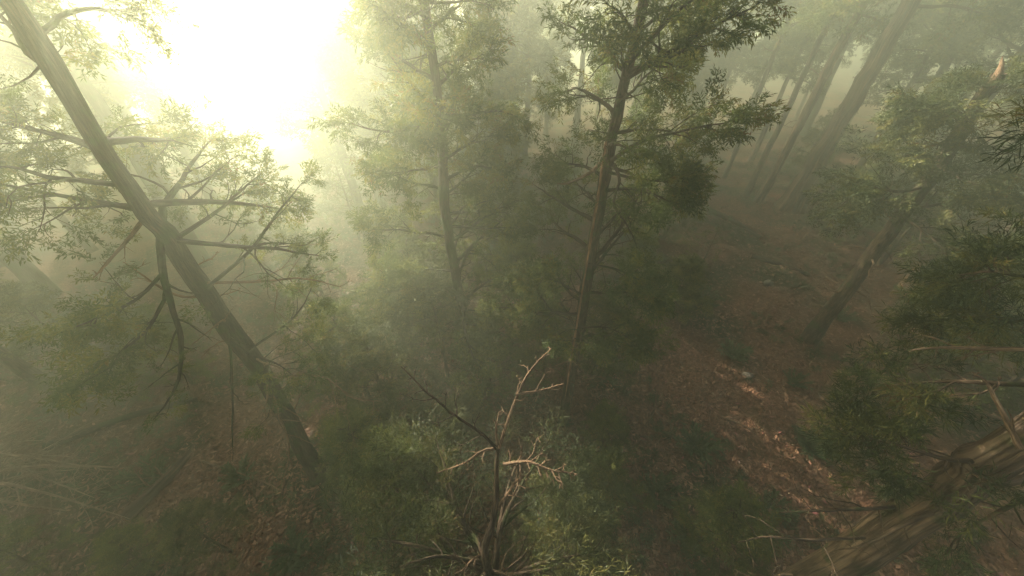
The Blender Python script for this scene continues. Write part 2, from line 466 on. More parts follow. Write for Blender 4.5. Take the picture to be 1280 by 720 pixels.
def hero(name, label, cat, base, top, H, r0, crown_from, n_br, br_len, kind, leafmat_, r_seed, barkm=None,
         explicit=(), dead=6, sp=.6, leafy=.9, droop=.05, mids=None, r1=.05, flute=.0, nfl=7, flare=.45,
         az_bias=None, twigs=8, group=None, sides=14, up=.15, dead_len=1.6, top_shape=.35, spn=3, skip=None, crown_to=None):
    r_ = np.random.default_rng(r_seed)
    base = np.asarray(base, float); barkm = barkm or M_BARK
    e = thing(name, base, label, cat, group)
    path = [base - UPV * .6] + (mids or []) + [np.asarray(top, float)]
    a = Acc(); pts, rad = trunk_mesh(a, path, r0, r1, sides, r_, flare=flare, flute=flute, nfl=nfl)
    link('trunk', a.mesh('trunk', [barkm], origin=base), e)
    z = pts[:, 2]
    def at_h(h):
        i = int(np.clip(np.searchsorted(z, h), 1, len(z) - 1)); return pts[i], rad[i]
    leaves = []
    for k in range(n_br):
        t = (k + r_.uniform(0, .9)) / n_br
        h = crown_from + ((crown_to or z[-1]) - crown_from) * t
        p, rr = at_h(h)
        az = k * 2.399 + r_.normal(0, .4)
        if az_bias is not None and r_.uniform() < .45: az = az_bias + r_.normal(0, .7)
        d = np.array([math.cos(az), math.sin(az), up + r_.normal(0, .12) + .4 * t])
        L_ = br_len * (1 - t) ** .7 * r_.uniform(.65, 1.15) + br_len * top_shape * .3
        if skip and skip(p, d, L_): continue
        w = Acc()
        limb(w, leaves, p - nrm(d) * rr * .3, d, L_, max(.022 * L_, .02), r_, leafy, droop, twigs=twigs, sp=sp, spn=spn)
        link('branch', w.mesh('branch', [barkm], origin=base), e)
    zb = base[2]
    for k in range(dead):
        h = zb + (max(crown_from, zb + 3) - zb) * r_.uniform(.25, 1.05)
        p, rr = at_h(h); az = r_.uniform(0, 6.28)
        d = np.array([math.cos(az), math.sin(az), r_.normal(.05, .25)])
        w = Acc(); L_ = dead_len * r_.uniform(.3, 1.1)
        limb(w, [], p - nrm(d) * rr * .3, d, L_, max(.016 * L_, .014), r_, 0, .05, twigs=5, sub=2, wob=.16, bare_in=.35)
        link('dead_branch', w.mesh('dead_branch', [M_DEAD], origin=base), e)
    for ex in explicit:
        w = Acc(); kk = dict(ex); pth = kk.pop('path'); r0_ = kk.pop('r'); dd = kk.pop('dead', False)
        lf = kk.pop('leafy', 0)
        limb(w, leaves, None, None, 1, r0_ * .82, r_, lf, path=pth, **kk)
        nm = 'dead_branch' if dd else 'branch'
        link(nm, w.mesh(nm, [M_DEAD if dd else barkm], origin=base), e)
    if leaves:
        g_ = in_gap(np.array([l[0] + nrm(l[1]) * l[2] * .5 for l in leaves]), .15)
        leaves = [l for l, x in zip(leaves, g_) if not x]
        c = Acc(); put_sprays(c, leaves, kind, r_)
        link('crown', c.mesh('crown', [leafmat_], False, origin=base), e)
    return e, at_h

def vert(base, px, py, h=None):
    """point above/near a base, seen at column px,py, at the depth where the height is h"""
    d = ray(px, py); t = (h - CAM_Z) / d[2] if abs(d[2]) > .05 else 5
    return np.array([0, 0, CAM_Z]) + d * t

# --- 1: big leaning-looking trunk on the left
B = G(402, 598)
tL = lambda px, py, x: np.array([0, 0, CAM_Z]) + ray(px, py) * (x / ray(px, py)[0])
e1, _ = hero('conifer_tree', 'thick trunked tree at left, its bare trunk rising into the white glow', 'tree',
     B, (-6.2, 5.6, 16.2), 16, .25, 8.6, 26, 2.9, 'leafy', M_MID, 101, M_BARKD, flute=.05,
     mids=[tL(340, 490, -6.55), tL(228, 325, -6.35), tL(138, 195, -6.2)], r1=.08, dead=12, dead_len=1.8, sp=.55, leafy=.75, skip=lambda p, d, L_: np.dot(nrm(-p[:2]), d[:2]) > -.1 and p[2] < 12.5,
     explicit=[
        dict(path=[P(183, 262, 5.8), P(120, 252, 6.2), P(50, 240, 6.0), P(-30, 225, 5.7)], r=.075, leafy=.75, twigs=12, sp=.5, droop=.1),
        dict(path=[P(150, 213, 5.35), P(110, 180, 5.6), P(50, 165, 5.4), P(-20, 150, 5.2)], r=.07, leafy=.9, twigs=12, sp=.5),
        dict(path=[P(186, 266, 5.85), P(160, 300, 6.1), P(130, 335, 6.0), P(117, 350, 6.0)], r=.04, dead=True, twigs=4),
        dict(path=[P(212, 300, 6.2), P(300, 308, 6.5), P(350, 312, 6.4), P(405, 322, 6.4)], r=.06, leafy=.35, twigs=9, sp=.4),
        dict(path=[P(214, 302, 6.25), P(270, 265, 6.7), P(300, 240, 6.7), P(330, 215, 6.7)], r=.05, leafy=.5, twigs=9, sp=.4),
        dict(path=[P(254, 364, 6.95), P(310, 315, 6.6), P(335, 280, 6.5), P(372, 230, 6.4)], r=.045, leafy=.6, twigs=9, sp=.4),
        dict(path=[P(250, 354, 6.9), P(330, 352, 6.8), P(380, 350, 6.8), P(430, 360, 6.9)], r=.035, dead=True, twigs=7),
        dict(path=[P(200, 284, 6.05), P(205, 350, 6.2), P(225, 420, 6.2), P(222, 470, 6.2), P(190, 520, 6.3)], r=.075, leafy=.12, twigs=10, sp=.45, tw_len=.28),
        dict(path=[P(205, 340, 6.2), P(170, 375, 6.0), P(120, 400, 5.9), P(70, 420, 5.9)], r=.035, leafy=.95, twigs=10, sp=.5, spn=4),
        dict(path=[P(208, 370, 6.2), P(185, 410, 6.2), P(150, 440, 6.2), P(105, 470, 6.3)], r=.03, leafy=.95, twigs=9, sp=.5, spn=4),
        dict(path=[P(278, 396, 7.45), P(290, 440, 7.6), P(294, 510, 8.0), P(292, 575, 8.4)], r=.04, dead=False, twigs=5, tw_len=.2),
        dict(path=[P(282, 402, 7.5), P(275, 402, 7.2), P(240, 430, 7.1)], r=.025, dead=True, twigs=4),
        dict(path=[P(338, 486, 9.1), P(350, 520, 8.9), P(362, 560, 8.9), P(350, 620, 9.3)], r=.05, dead=True, twigs=10, tw_len=.5),
        dict(path=[P(330, 472, 8.9), P(400, 470, 8.1), P(440, 495, 8.1), P(480, 500, 8.2)], r=.03, dead=True, twigs=6),
        dict(path=[P(308, 440, 8.15), P(350, 410, 7.6), P(370, 390, 7.5), P(385, 360, 7.3)], r=.03, leafy=.8, twigs=8, sp=.4),
        dict(path=[P(309, 442, 8.15), P(335, 450, 7.6), P(350, 455, 7.4), P(365, 465, 7.3)], r=.03, leafy=.8, twigs=8, sp=.4, tw_len=.8),
     ])

# --- 2: middle tree with pale stripped wood
B = G(703, 528)
def onx(px, py, x): return P(px, py, (x) / ((px - 640) / FPX))
e2, _ = hero('conifer_tree', 'tall slim tree right of centre with a pale strip of bare wood on its trunk', 'tree',
     B, (2.05, 6.1, 15.6), 16, .175, 4.2, 50, 2.6, 'leafy', M_MID, 102, M_BARK, flute=.06,
     mids=[onx(725, 400, 2.0), onx(745, 290, 2.02), onx(762, 190, 2.02), onx(782, 90, 2.03)], r1=.07, dead=9, dead_len=1.4, leafy=.42, sp=.55, skip=lambda p, d, L_: 5.5 < p[2] < 9.3 and np.dot(nrm(-p[:2]), d[:2]) > .15,
     explicit=[
        dict(path=[P(750, 205, 6.7), P(735, 218, 6.5), P(712, 230, 6.3), P(697, 232, 6.2)], r=.045, dead=True, twigs=3),
        dict(path=[P(768, 205, 6.7), P(774, 225, 6.5), P(768, 255, 6.4), P(785, 280, 6.3), P(800, 310, 6.2)], r=.035, twigs=6, leafy=.15, sp=.4),
        dict(path=[P(765, 200, 6.8), P(800, 178, 6.4), P(850, 165, 6.1), P(925, 150, 5.9)], r=.05, leafy=.75, twigs=14, sp=.5, spn=4, bare_in=.45),
        dict(path=[P(760, 215, 6.9), P(800, 225, 6.6), P(835, 228, 6.4), P(865, 230, 6.3)], r=.035, leafy=1, twigs=11, sp=.45, spn=4, bare_in=.5),
        dict(path=[P(780, 100, 5.6), P(830, 70, 5.0), P(880, 40, 4.6), P(940, 10, 4.3)], r=.05, leafy=.6, twigs=12, sp=.42, spn=4),
        dict(path=[P(785, 80, 5.4), P(840, 20, 4.9), P(890, -20, 4.6)], r=.05, leafy=.5, twigs=9, sp=.42, spn=4),
        dict(path=[P(735, 330, 8.3), P(780, 340, 8.2), P(830, 370, 8.3)], r=.035, leafy=1, twigs=11, sp=.55, spn=4, bare_in=.3),
        dict(path=[P(730, 370, 9), P(690, 350, 8.6), P(650, 350, 8.6)], r=.035, leafy=1, twigs=10, sp=.55, spn=4, bare_in=.3),
        dict(path=[P(722, 410, 9.4), P(760, 410, 9.1), P(800, 430, 9.1)], r=.03, leafy=1, twigs=10, sp=.55, spn=4, bare_in=.3),
     ])
w = Acc()
pth = spline([onx(706, 490, 1.75) , onx(733, 320, 1.83), onx(746, 240, 1.84), onx(756, 170, 1.85)], 20)
pth[:, 1] -= .16
tube(w, pth, np.r_[.01, np.full(6, .028), np.full(12, .035), .012] * r_.uniform(.7, 1.1, 20), 5, r_=r_)
link('stripped_wood', w.mesh('stripped_wood', [M_HEART], origin=B), e2)

# --- 3: middle-left tree
B = G(590, 432)
e3, _ = hero('conifer_tree', 'dark slender tree left of centre with full hanging foliage near its top', 'tree',
     B, (-1.75, 8.2, 15.8), 16, .18, 3.6, 64, 3.0, 'leafy', M_MID, 103, M_BARKD,
     mids=[onx(570, 345, -1.9), onx(555, 240, -1.85), onx(548, 130, -1.78)], r1=.08, dead=12, dead_len=1.8, leafy=.62, sp=.6, skip=lambda p, d, L_: 4.5 < p[2] < 9 and np.dot(nrm(-p[:2]), d[:2]) > .35)

# --- 4: right leaning trunk
B = G(1012, 427)
e4, _ = hero('conifer_tree', 'bare lower trunk slanting up to the right of the reddish slope, torn pale top', 'tree',
     B, P(1250, 92, 9.6), 12, .27, 6.5, 16, 2.6, 'fir', M_FIR, 104, M_BARK, flute=.05,
     mids=[P(1075, 340, 13.2), P(1140, 250, 11.8), P(1205, 158, 10.5)], r1=.15, dead=12, leafy=.55, sp=.75, dead_len=2.2, skip=lambda p, d, L_: np.dot(nrm(-p[:2]), d[:2]) > -.15,
     explicit=[
        dict(path=[P(1215, 165, 10.4), P(1200, 148, 10.2), P(1170, 140, 10), P(1135, 140, 9.9)], r=.07, leafy=1, twigs=12, sp=.8, spn=4),
        dict(path=[P(1200, 180, 10.5), P(1165, 182, 10.2), P(1130, 195, 10.1)], r=.06, leafy=.8, twigs=9, sp=.75),
        dict(path=[P(1150, 235, 11.4), P(1120, 240, 11), P(1080, 235, 10.8), P(1045, 260, 10.6)], r=.06, leafy=1, twigs=13, sp=.75, spn=4),
        dict(path=[P(1170, 205, 10.9), P(1215, 230, 10.3), P(1260, 250, 9.9)], r=.06, leafy=1, twigs=12, sp=.75, spn=4),
        dict(path=[P(1130, 270, 11.7), P(1170, 300, 11.2), P(1220, 320, 10.9)], r=.06, leafy=1, twigs=12, sp=.75, spn=4),
     ])
w = Acc(); pth = spline([P(1236, 110, 9.7), P(1250, 88, 9.55), P(1253, 70, 9.5)], 8)
tube(w, pth, [.13, .12, .11, .09, .07, .05, .03, .01], 7, 0, .25)
link('split_top', w.mesh('split_top', [M_DEAD], origin=B), e4)

def proj(p):
    q = np.asarray(p, float) - [0, 0, CAM_Z]; f = q[1] * CP - q[2] * SP
    return (640 + FPX * q[0] / max(f, .1), 360 - FPX * (q[1] * SP + q[2] * CP) / max(f, .1), f)
def skip5(p, d, L_):
    a, b, f = proj(p + nrm(d) * L_)
    return d[1] < -.35 or f < 1.2 or (b < 470 and a < 1235) or (b >= 470 and a < 1200)
# --- 5: foreground right: large trunk crossing the corner
B = np.array([6.15, 1.75, float(gz(6.15, 1.75))])
def rx(px, py, x=6.0): return P(px, py, x / ((px - 640) / FPX))
e5, _ = hero('conifer_tree', 'thick rough trunk crossing the bottom right corner, closest of the big trunks', 'tree',
     B, (6.0, 2.35, 13.6), 13, .28, 7.0, 26, 3.0, 'tuft', M_FIR, 105, M_BARKL, flute=.05, nfl=6, flare=.35,
     mids=[rx(1100, 672, 6.05), rx(1210, 592, 6.05), rx(1290, 545, 6.0)], r1=.16, dead=10, leafy=.5, sp=.6, az_bias=1.75, dead_len=2.0, sides=22,
     skip=skip5,
     explicit=[
        dict(path=[P(1240, 575, 4.2), P(1190, 575, 4.3), P(1130, 560, 4.5), P(1070, 545, 4.8)], r=.04, leafy=.6, twigs=10, sp=.6, spn=4),
        dict(path=[P(1180, 620, 4.9), P(1150, 600, 4.7), P(1110, 590, 4.7), P(1070, 540, 4.9)], r=.03, leafy=.35, twigs=7, sp=.6, spn=4),
        dict(path=[P(1130, 632, 5.2), P(1080, 636, 5.0), P(1020, 638, 4.9), P(970, 642, 4.9)], r=.035, dead=False, twigs=6),
        dict(path=[P(1080, 672, 5.4), P(1010, 675, 5.1), P(960, 672, 5.0), P(920, 678, 5.0)], r=.022, dead=False, twigs=5),
        dict(path=[P(1165, 640, 4.6), P(1120, 660, 4.7), P(1080, 680, 4.9), P(1040, 690, 5.2)], r=.035, dead=False, twigs=4, tw_len=.2),
        dict(path=[P(1275, 560, 3.6), P(1255, 520, 3.6), P(1232, 480, 3.7), P(1215, 465, 3.8)], r=.03, dead=True, twigs=4),
        dict(path=[P(1300, 437, 3.7), P(1240, 436, 3.9), P(1180, 434, 4.1), P(1140, 436, 4.3)], r=.028, dead=True, twigs=7),
        dict(path=[P(1300, 482, 3.9), P(1210, 478, 4.2), P(1150, 480, 4.5), P(1090, 492, 4.8)], r=.03, dead=False, leafy=.4, twigs=8),
        dict(path=[P(1310, 350, 3.7), P(1275, 345, 3.8), P(1235, 340, 4.0), P(1195, 345, 4.3)], r=.03, leafy=.6, twigs=12, sp=.5, spn=4),
        dict(path=[P(1310, 400, 3.9), P(1270, 400, 4.1), P(1220, 395, 4.4), P(1160, 400, 4.8)], r=.03, leafy=.6, twigs=12, sp=.55, spn=4),
        dict(path=[P(1290, 620, 4.3), P(1250, 640, 4.4), P(1200, 670, 4.8), P(1180, 700, 5.1)], r=.03, leafy=.3, twigs=10, sp=.5),
     ])

# --- 6: fir with a dead forked top in the centre foreground
B = np.array([-.35, 1.95, float(gz(-.35, 1.95))])
e6, _ = hero('dead_topped_fir', 'fir with a bare forked dead top in the centre foreground', 'tree',
     B, P(624, 556, 4.0), 8, .075, 1.8, 24, 2.8, 'wisp', M_DARK, 106, M_BARK,
     mids=[P(607, 700, 4.9), P(618, 640, 4.4)], r1=.02, dead=18, leafy=.3, sp=.9, dead_len=1.5, top_shape=1.2, droop=.16, twigs=7, crown_to=5.4,
     explicit=[
        dict(path=[P(624, 560, 4.0), P(634, 530, 3.85), P(650, 490, 3.75), P(668, 460, 3.7), P(695, 436, 3.7)], r=.017, dead=True, twigs=11, tw_len=.22, bare_in=.3, wob=.12),
        dict(path=[P(622, 562, 4.0), P(600, 540, 3.9), P(565, 515, 3.85), P(530, 485, 3.8), P(500, 455, 3.8)], r=.017, twigs=12, tw_len=.28, wob=.12),
        dict(path=[P(622, 560, 4.05), P(600, 565, 4.0), P(580, 580, 4.0), P(545, 592, 4.05)], r=.016, dead=True, twigs=8, tw_len=.3, wob=.14),
        dict(path=[P(630, 580, 4.1), P(660, 577, 3.9), P(690, 588, 3.8), P(722, 594, 3.8)], r=.02, dead=True, twigs=18, tw_len=.4, bare_in=.05, wob=.16, sub=3),
        dict(path=[P(622, 555, 4.0), P(620, 535, 3.9), P(624, 515, 3.85)], r=.014, dead=True, twigs=2),
        dict(path=[P(608, 690, 4.8), P(590, 700, 4.6), P(575, 715, 4.6)], r=.02, dead=True, twigs=5),
        dict(path=[P(618, 640, 4.4), P(640, 610, 4.2), P(655, 590, 4.1)], r=.018, dead=True, twigs=6),
        dict(path=[P(645, 493, 3.76), P(675, 488, 3.7), P(706, 480, 3.7)], r=.01, dead=True, twigs=3),
     ])

# --- 7: giant redwoods on the right
B = G(985, 262)
def gt(px, py, d): return P(px, py, d)
r7 = .54
e7, _ = hero('redwood_tree', 'giant redwood with broad fluted base, widest trunk fading in the haze at upper right', 'tree',
     B, B + np.array([1.2, .5, 17.0]), 16, r7, 12.5, 10, 3.5, 'far', M_MID, 107, M_RED, flute=.13, nfl=9, flare=1.3, r1=.36, dead=4, sp=.9, sides=48)
B = G(948, 252)
e7b, _ = hero('redwood_tree', 'slimmer redwood standing against the left flank of the giant one', 'tree',
     B, B + np.array([1.6, 1.0, 16.8]), 16, .28, 12, 10, 3, 'far', M_MID, 108, M_RED, flute=.08, nfl=7, flare=.5, r1=.22, dead=6, sp=.9, sides=26)
e8, _ = hero('conifer_tree', 'slim straight trunk just left of the giant redwoods with a pale scar', 'tree',
     G(932, 246), G(932, 246) + np.array([1.0, .8, 16.5]), 16, .22, 11.5, 12, 3, 'far', M_MID, 109, M_BARK, r1=.13, dead=6, sp=.8)
B = G(905, 222)
e9, _ = hero('conifer_tree', 'thin distant trunk left of the redwoods, behind the leafy branch tip', 'tree',
     B, B + np.array([.6, .5, 16]), 16, .2, 11, 12, 3, 'far', M_MID, 110, M_BARK, r1=.12, dead=5, sp=.8)

# ------------------------------------------------------------------ background trees: a few kinds, copied
def make_bg(seed, H, r0, crown, n_br, bl, lm, bm):
    r_ = np.random.default_rng(seed)
    e = thing('forest_tree', (0, 0, 0), 'x', 'tree')
    a = Acc(); lean = r_.normal(0, .35, 2)
    pts, rad = trunk_mesh(a, [(0, 0, -.8), (lean[0] * .5, 0, H * .5), (lean[0], lean[1], H)], r0, r0 * .3, 12, r_, flute=.04)
    leaves = []
    for k in range(n_br):
        t = (k + r_.uniform(0, .9)) / n_br; h = crown + (H - crown) * t
        i = int(np.clip(np.searchsorted(pts[:, 2], h), 1, len(pts) - 1)); az = k * 2.399 + r_.normal(0, .5)
        d = np.array([math.cos(az), math.sin(az), .1 + .4 * t + r_.normal(0, .12)])
        L_ = bl * ((1 - t) ** .7 * r_.uniform(.6, 1.15) + .15)
        limb(a, leaves, pts[i], d, L_, .02 * L_ + .012, r_, .9, .05, twigs=7, sp=.9, sub=1, sides=5)
    for k in range(7):
        h = crown * r_.uniform(.3, 1); i = int(np.searchsorted(pts[:, 2], h)); az = r_.uniform(0, 6.3)
        limb(a, [], pts[i], [math.cos(az), math.sin(az), r_.normal(0, .25)], r_.uniform(.6, 2), .025, r_, 0, .05, twigs=4, sub=1, sides=4)
    link('trunk', a.mesh('trunk', [bm]), e)
    c = Acc(); put_sprays(c, leaves, 'far', r_); link('crown', c.mesh('crown', [lm], False), e)
    return e

def copy_tree(src, loc, rz, sc, label, group=None, cat=None):
    c = src.copy(); col.objects.link(c)
    for ch in list(src.children):
        k = ch.copy(); col.objects.link(k); k.parent = c
    return place(c, loc, rz, sc, label, group, cat)

def place(c, loc, rz, sc, label, group=None, cat=None):
    c.location = [float(v) for v in loc]; c.rotation_euler = (0, 0, rz); c.scale = (sc, sc, sc)
    c['label'] = label
    if cat: c['category'] = cat
    if group: c['group'] = group
    return c

protos = [make_bg(201, 16.2, .34, 5.5, 42, 3.2, M_MID, M_BARKD),
          make_bg(202, 15.8, .26, 7.5, 34, 2.6, M_MID, M_BARK),
          make_bg(203, 16.4, .45, 9.5, 26, 3.6, M_FIR, M_BARKD),
          make_bg(204, 14.5, .22, 3.0, 48, 2.4, M_YEL, M_BARK)]
used = set()
def bg(k, loc, rz, sc, label, group=None):
    if k in used: return copy_tree(protos[k], loc, rz, sc, label, group)
    used.add(k); return place(protos[k], loc, rz, sc, label, group)

named = [  # kind, px, py of the base, scale, label
    (0, 655, 205, .98, 'bushy conifer behind the two central trees, filling the gap between their crowns'),
    (1, 750, 235, .97, 'slim trunk half hidden behind the pale striped central trunk'),
    (1, 840, 175, .97, 'thin hazy trunk rising behind the leafy branch right of centre'),
    (3, 610, 300, .62, 'young yellow-green conifer standing between the two central trunks'),
    (2, 1095, 215, .98, 'faint trunk fading into teal haze right of the giant redwoods'),
    (2, 1160, 185, .99, 'faint far trunk behind the slanting right-hand tree'),
    (1, 870, 120, .98, 'distant trunk dimly seen above the thin trunks left of the redwoods'),
    (0, 500, 190, .97, 'conifer veiled by light rays, left of the dark central trunk'),
    (2, 385, 165, .99, 'pale tree silhouette dissolving in the brightest haze'),
    (0, 1250, 210, .97, 'dark far conifer at the right edge behind the slanting tree'),
    (1, 110, 250, .97, 'ghostly trunk behind the branches of the thick left tree'),
    (0, 20, 290, .95, 'hazy conifer at the left edge beyond the thick left tree'),
]
r_ = np.random.default_rng(31)
placed = []
for k, px, py, sc, lab in named:
    p = dodge(G(px, py), .7, 15 * sc); placed.append(p[:2]); bg(k, p, r_.uniform(0, 6.3), sc, lab)
for lat, al, k, lab in ((12.35, 22, 0, 'nearest of the bushy conifers seen between the two central trunks'),  # foliage behind the central trunks, placed to shade ground between the sunlit streaks
                        (9.5, 27, 0, 'bushy conifer just left of the dark central trunk, farther back'),
                        (14.8, 27, 0, 'hazy bushy conifer showing just right of the pale striped trunk'),
                        (12.25, 36, 0, 'farther bushy conifer between the two central trunks, near the top edge'),
                        (10.7, 42, 2, 'farthest conifer in the pale gap between the central trunks'),
                        (15.6, 19, 3, 'yellow-green conifer of middle size behind the pale striped trunk')):
    p = np.r_[_nx * lat + _hz * al, 0]; p[2] = gz(p[0], p[1]); bg(k, p, r_.uniform(0, 6.3), .98, lab)
occupied = [np.array(o.location[:2]) for o in bpy.data.objects if o.parent is None and 'category' in o and o['category'] == 'tree']
_p = G(312, 600)  # conifer added so its crown keeps sun off the lower-left ground
p = np.r_[_nx * (_p[:2] @ _nx + .6) + _hz * (_p[:2] @ _hz + 23), 0]; p[2] = gz(p[0], p[1])
bg(0, p, 1.0, .98, 'added pale bushy shade conifer silhouetted in the glow just right of the thick left trunk'); occupied.append(p[:2])
cnt = 0; tries = 0
while cnt < 20 and tries < 3000:                 # the wooded slope at the right
    tries += 1
    az = r_.uniform(math.radians(17), math.radians(66)); dist = r_.uniform(33, 75)
    p = np.array([math.sin(az) * dist, math.cos(az) * dist])
    if min(np.linalg.norm(p - o_) for o_ in occupied) < 3.6: continue
    occupied.append(p); cnt += 1
    bg(r_.integers(0, 3), (p[0], p[1], gz(p[0], p[1])), r_.uniform(0, 6.3), r_.uniform(.93, 1.0),
       'distant forest tree dissolving into the haze among its neighbours', 'distant trees lost in the haze')
cnt = 0; tries = 0
while cnt < 60 and tries < 4000:
    tries += 1
    az = r_.uniform(math.radians(-78), math.radians(78)); dist = r_.uniform(19, 72)
    if cnt < 13: az = r_.uniform(math.radians(-62), math.radians(-8)); dist = r_.uniform(21, 62)
    if abs(az - SUN_AZ) < math.radians(9) and dist < 25: continue
    if r_.uniform() > .35 + .65 * (dist / 72): continue
    p = np.array([math.sin(az) * dist, math.cos(az) * dist])
    if min(np.linalg.norm(p - o_) for o_ in occupied) < 4.2: continue
    # keep the reddish slope on the right open
    if 3 < p[0] < 22 and p[1] < 24: continue
    if any(abs((p - g_[:2]) @ _nx) < hw + .65 and 0 < (p - g_[:2]) @ _hz < 16 / math.tan(SUN_EL) + 3 for g_, ln, hw in GAPS): continue
    occupied.append(p); cnt += 1
    bg(r_.integers(0, 3), (p[0], p[1], gz(p[0], p[1])), r_.uniform(0, 6.3), r_.uniform(.9, 1.0),
       'distant forest tree dissolving into the haze among its neighbours', 'distant trees lost in the haze')

def carve(o):
    """open the sunlit gaps in one background crown (its leaves are separate four-cornered blades)"""
    me = o.data; t = o.parent; n = len(me.vertices)
    co = np.empty(n * 3, np.float32); me.vertices.foreach_get('co', co); co = co.reshape(-1, 3)
    at = np.empty(n * 3, np.float32); me.attributes['bk'].data.foreach_get('vector', at); at = at.reshape(-1, 3)
    c, s_ = math.cos(t.rotation_euler.z), math.sin(t.rotation_euler.z)
    w = co @ np.array([[c, s_, 0], [-s_, c, 0], [0, 0, 1]]) * t.scale[0] + np.array(t.location)
    mid = w.reshape(-1, 4, 3).mean(1); hit = in_gap(mid, .08)
    if not hit.any(): return
    k = np.repeat(~hit, 4); a = Acc(); m_ = int(k.sum())
    a.add(co[k], np.arange(m_).reshape(-1, 4), at[k])
    o.data = a.mesh('crown', list(me.materials), False)
for o in list(col.objects):
    if o.parent is not None and o.name.startswith('crown') and o.parent.name.startswith('forest_tree'): carve(o)

# ------------------------------------------------------------------ young firs (understorey)
def make_young(seed, H, lm, kind, dens=1.0, bare=False):
    r_ = np.random.default_rng(seed)
    e = thing('young_fir', (0, 0, 0), 'x', 'young tree')
    a = Acc(); lean = r_.normal(0, .2, 2)
    pts = spline([(0, 0, -.3), (lean[0], 0, H * .5), (lean[0], lean[1], H)], 16)
    tube(a, pts, np.linspace(.045 * H / 3 + .01, .008, 16), 7, 0, .05, r_=r_)
    leaves = []; nb = int(26 * dens)
    for k in range(nb):
        t = (k + .5) / nb; h = .15 * H + .83 * H * t
        i = int(np.clip(np.searchsorted(pts[:, 2], h), 1, 15)); az = k * 2.399
        d = np.array([math.cos(az), math.sin(az), .3 + .4 * t])
        L_ = H * .38 * ((1 - t) ** .8 + .12) * r_.uniform(.7, 1.15)
        limb(a, leaves, pts[i], d, L_, .014, r_, 0 if bare else .7, .18, twigs=5, sp=.55, sub=1, sides=4, spn=2)
    link('trunk', a.mesh('trunk', [M_DEAD if bare else M_BARK]), e)
    if leaves:
        c = Acc(); put_sprays(c, leaves, kind, r_); link('crown', c.mesh('crown', [lm], False), e)
    return e

yp = [make_young(301, 4.0, M_MID, 'fir'), make_young(302, 5.2, M_FIR, 'fir'), make_young(303, 3.2, M_YEL, 'leafy'), make_young(304, 4.4, M_MID, 'leafy', .8)]
yused = set()
def young(k, px, py, sc, lab, rz):
    loc = dodge(G(px, py), .9 * sc, 3.0 * sc)
    if k in yused: return copy_tree(yp[k], loc, rz, sc, lab)
    yused.add(k); return place(yp[k], loc, rz, sc, lab)
ylist = [
    (1, 560, 470, 1.0, 'dark young fir below the dark central trunk, left of it'),
    (0, 640, 400, 1.1, 'green young fir directly between the two central trunks'),
    (3, 610, 500, 1.0, 'leafy sapling behind the left fork of the dead fir top'),
    (2, 585, 545, .7, 'small yellow-green sapling lit beside the left dead fork'),
    (1, 495, 530, .9, 'dark young fir left of the dead forked top'),
    (0, 470, 600, .9, 'green young fir at the lower centre, between thick left trunk and dead-topped fir'),
    (3, 520, 650, 1.0, 'leafy sapling close against the left side of the dead-topped fir'),
    (1, 785, 430, .8, 'young fir right of the pale striped trunk, on the edge of the reddish slope'),
    (2, 835, 400, 1.0, 'yellow-green sapling at the top edge of the reddish slope'),
    (0, 750, 560, .6, 'young fir at the foot of the pale striped trunk, right side'),
    (3, 745, 640, .7, 'leafy sapling right of the dead-topped fir'),
    (1, 690, 690, .8, 'young dark fir under the right side of the dead-topped fir'),
    (0, 520, 440, .9, 'young fir right behind the thick left trunk'),
    (3, 420, 400, 1.1, 'hazy sapling right of the thick left trunk, under the light rays'),
    (1, 290, 690, .5, 'dark young fir near the foot of the thick left trunk'),
    (0, 200, 712, .55, 'dark young fir at the bottom left, right of the brush pile'),
    (3, 60, 716, .6, 'low leafy sapling in the dark bottom left corner'),
    (1, 130, 470, .9, 'dark young fir on the left under the hanging branches'),
    (0, 40, 430, 1.2, 'young fir at the left edge in the dim haze'),
    (3, 240, 480, .9, 'sapling behind the drooping dead limb of the thick left tree'),
    (2, 500, 340, 1.2, 'pale yellow-green sapling left of the dark central trunk'),
    (1, 450, 300, 1.2, 'misty young fir beneath the strongest light rays'),
    (3, 690, 300, 1.2, 'leafy sapling behind and left of the pale striped trunk'),
    (0, 830, 300, 1.1, 'misty young fir right of the pale striped trunk, under the leafy branch'),
    (2, 790, 350, .9, 'small yellow sapling between the striped trunk and the reddish slope'),
    (1, 1100, 330, 1.2, 'dark young fir right of the slanting trunk'),
    (0, 1040, 300, 1.1, 'misty young fir below the giant redwoods'),
    (3, 1170, 430, 1.1, 'leafy sapling behind the right-hand foreground boughs'),
    (1, 1230, 500, 1.0, 'dark young fir at the right edge below the foreground boughs'),
    (3, 1150, 500, 1.0, 'leafy sapling between the reddish slope and the corner trunk'),
    (0, 880, 690, .8, 'small young fir at the bottom, left of the corner trunk'),
    (3, 465, 505, 1.0, 'leafy sapling in a patch of light left of the dead forked top'),
    (0, 540, 405, 1.2, 'tall young fir just left of the dark central trunk'),
    (3, 505, 455, 1.1, 'leafy sapling midway between the thick left trunk and the dark central trunk'),
    (0, 680, 470, 1.0, 'young fir touching the left side of the pale striped trunk'),
    (0, 350, 320, 1.2, 'faint young fir behind the bare limbs of the thick left tree'),
    (3, 1000, 230, 1.2, 'faint sapling right behind the giant redwood'),
]
for k, px, py, sc, lab in ylist: young(k, px, py, sc, lab, r_.uniform(0, 6.3))

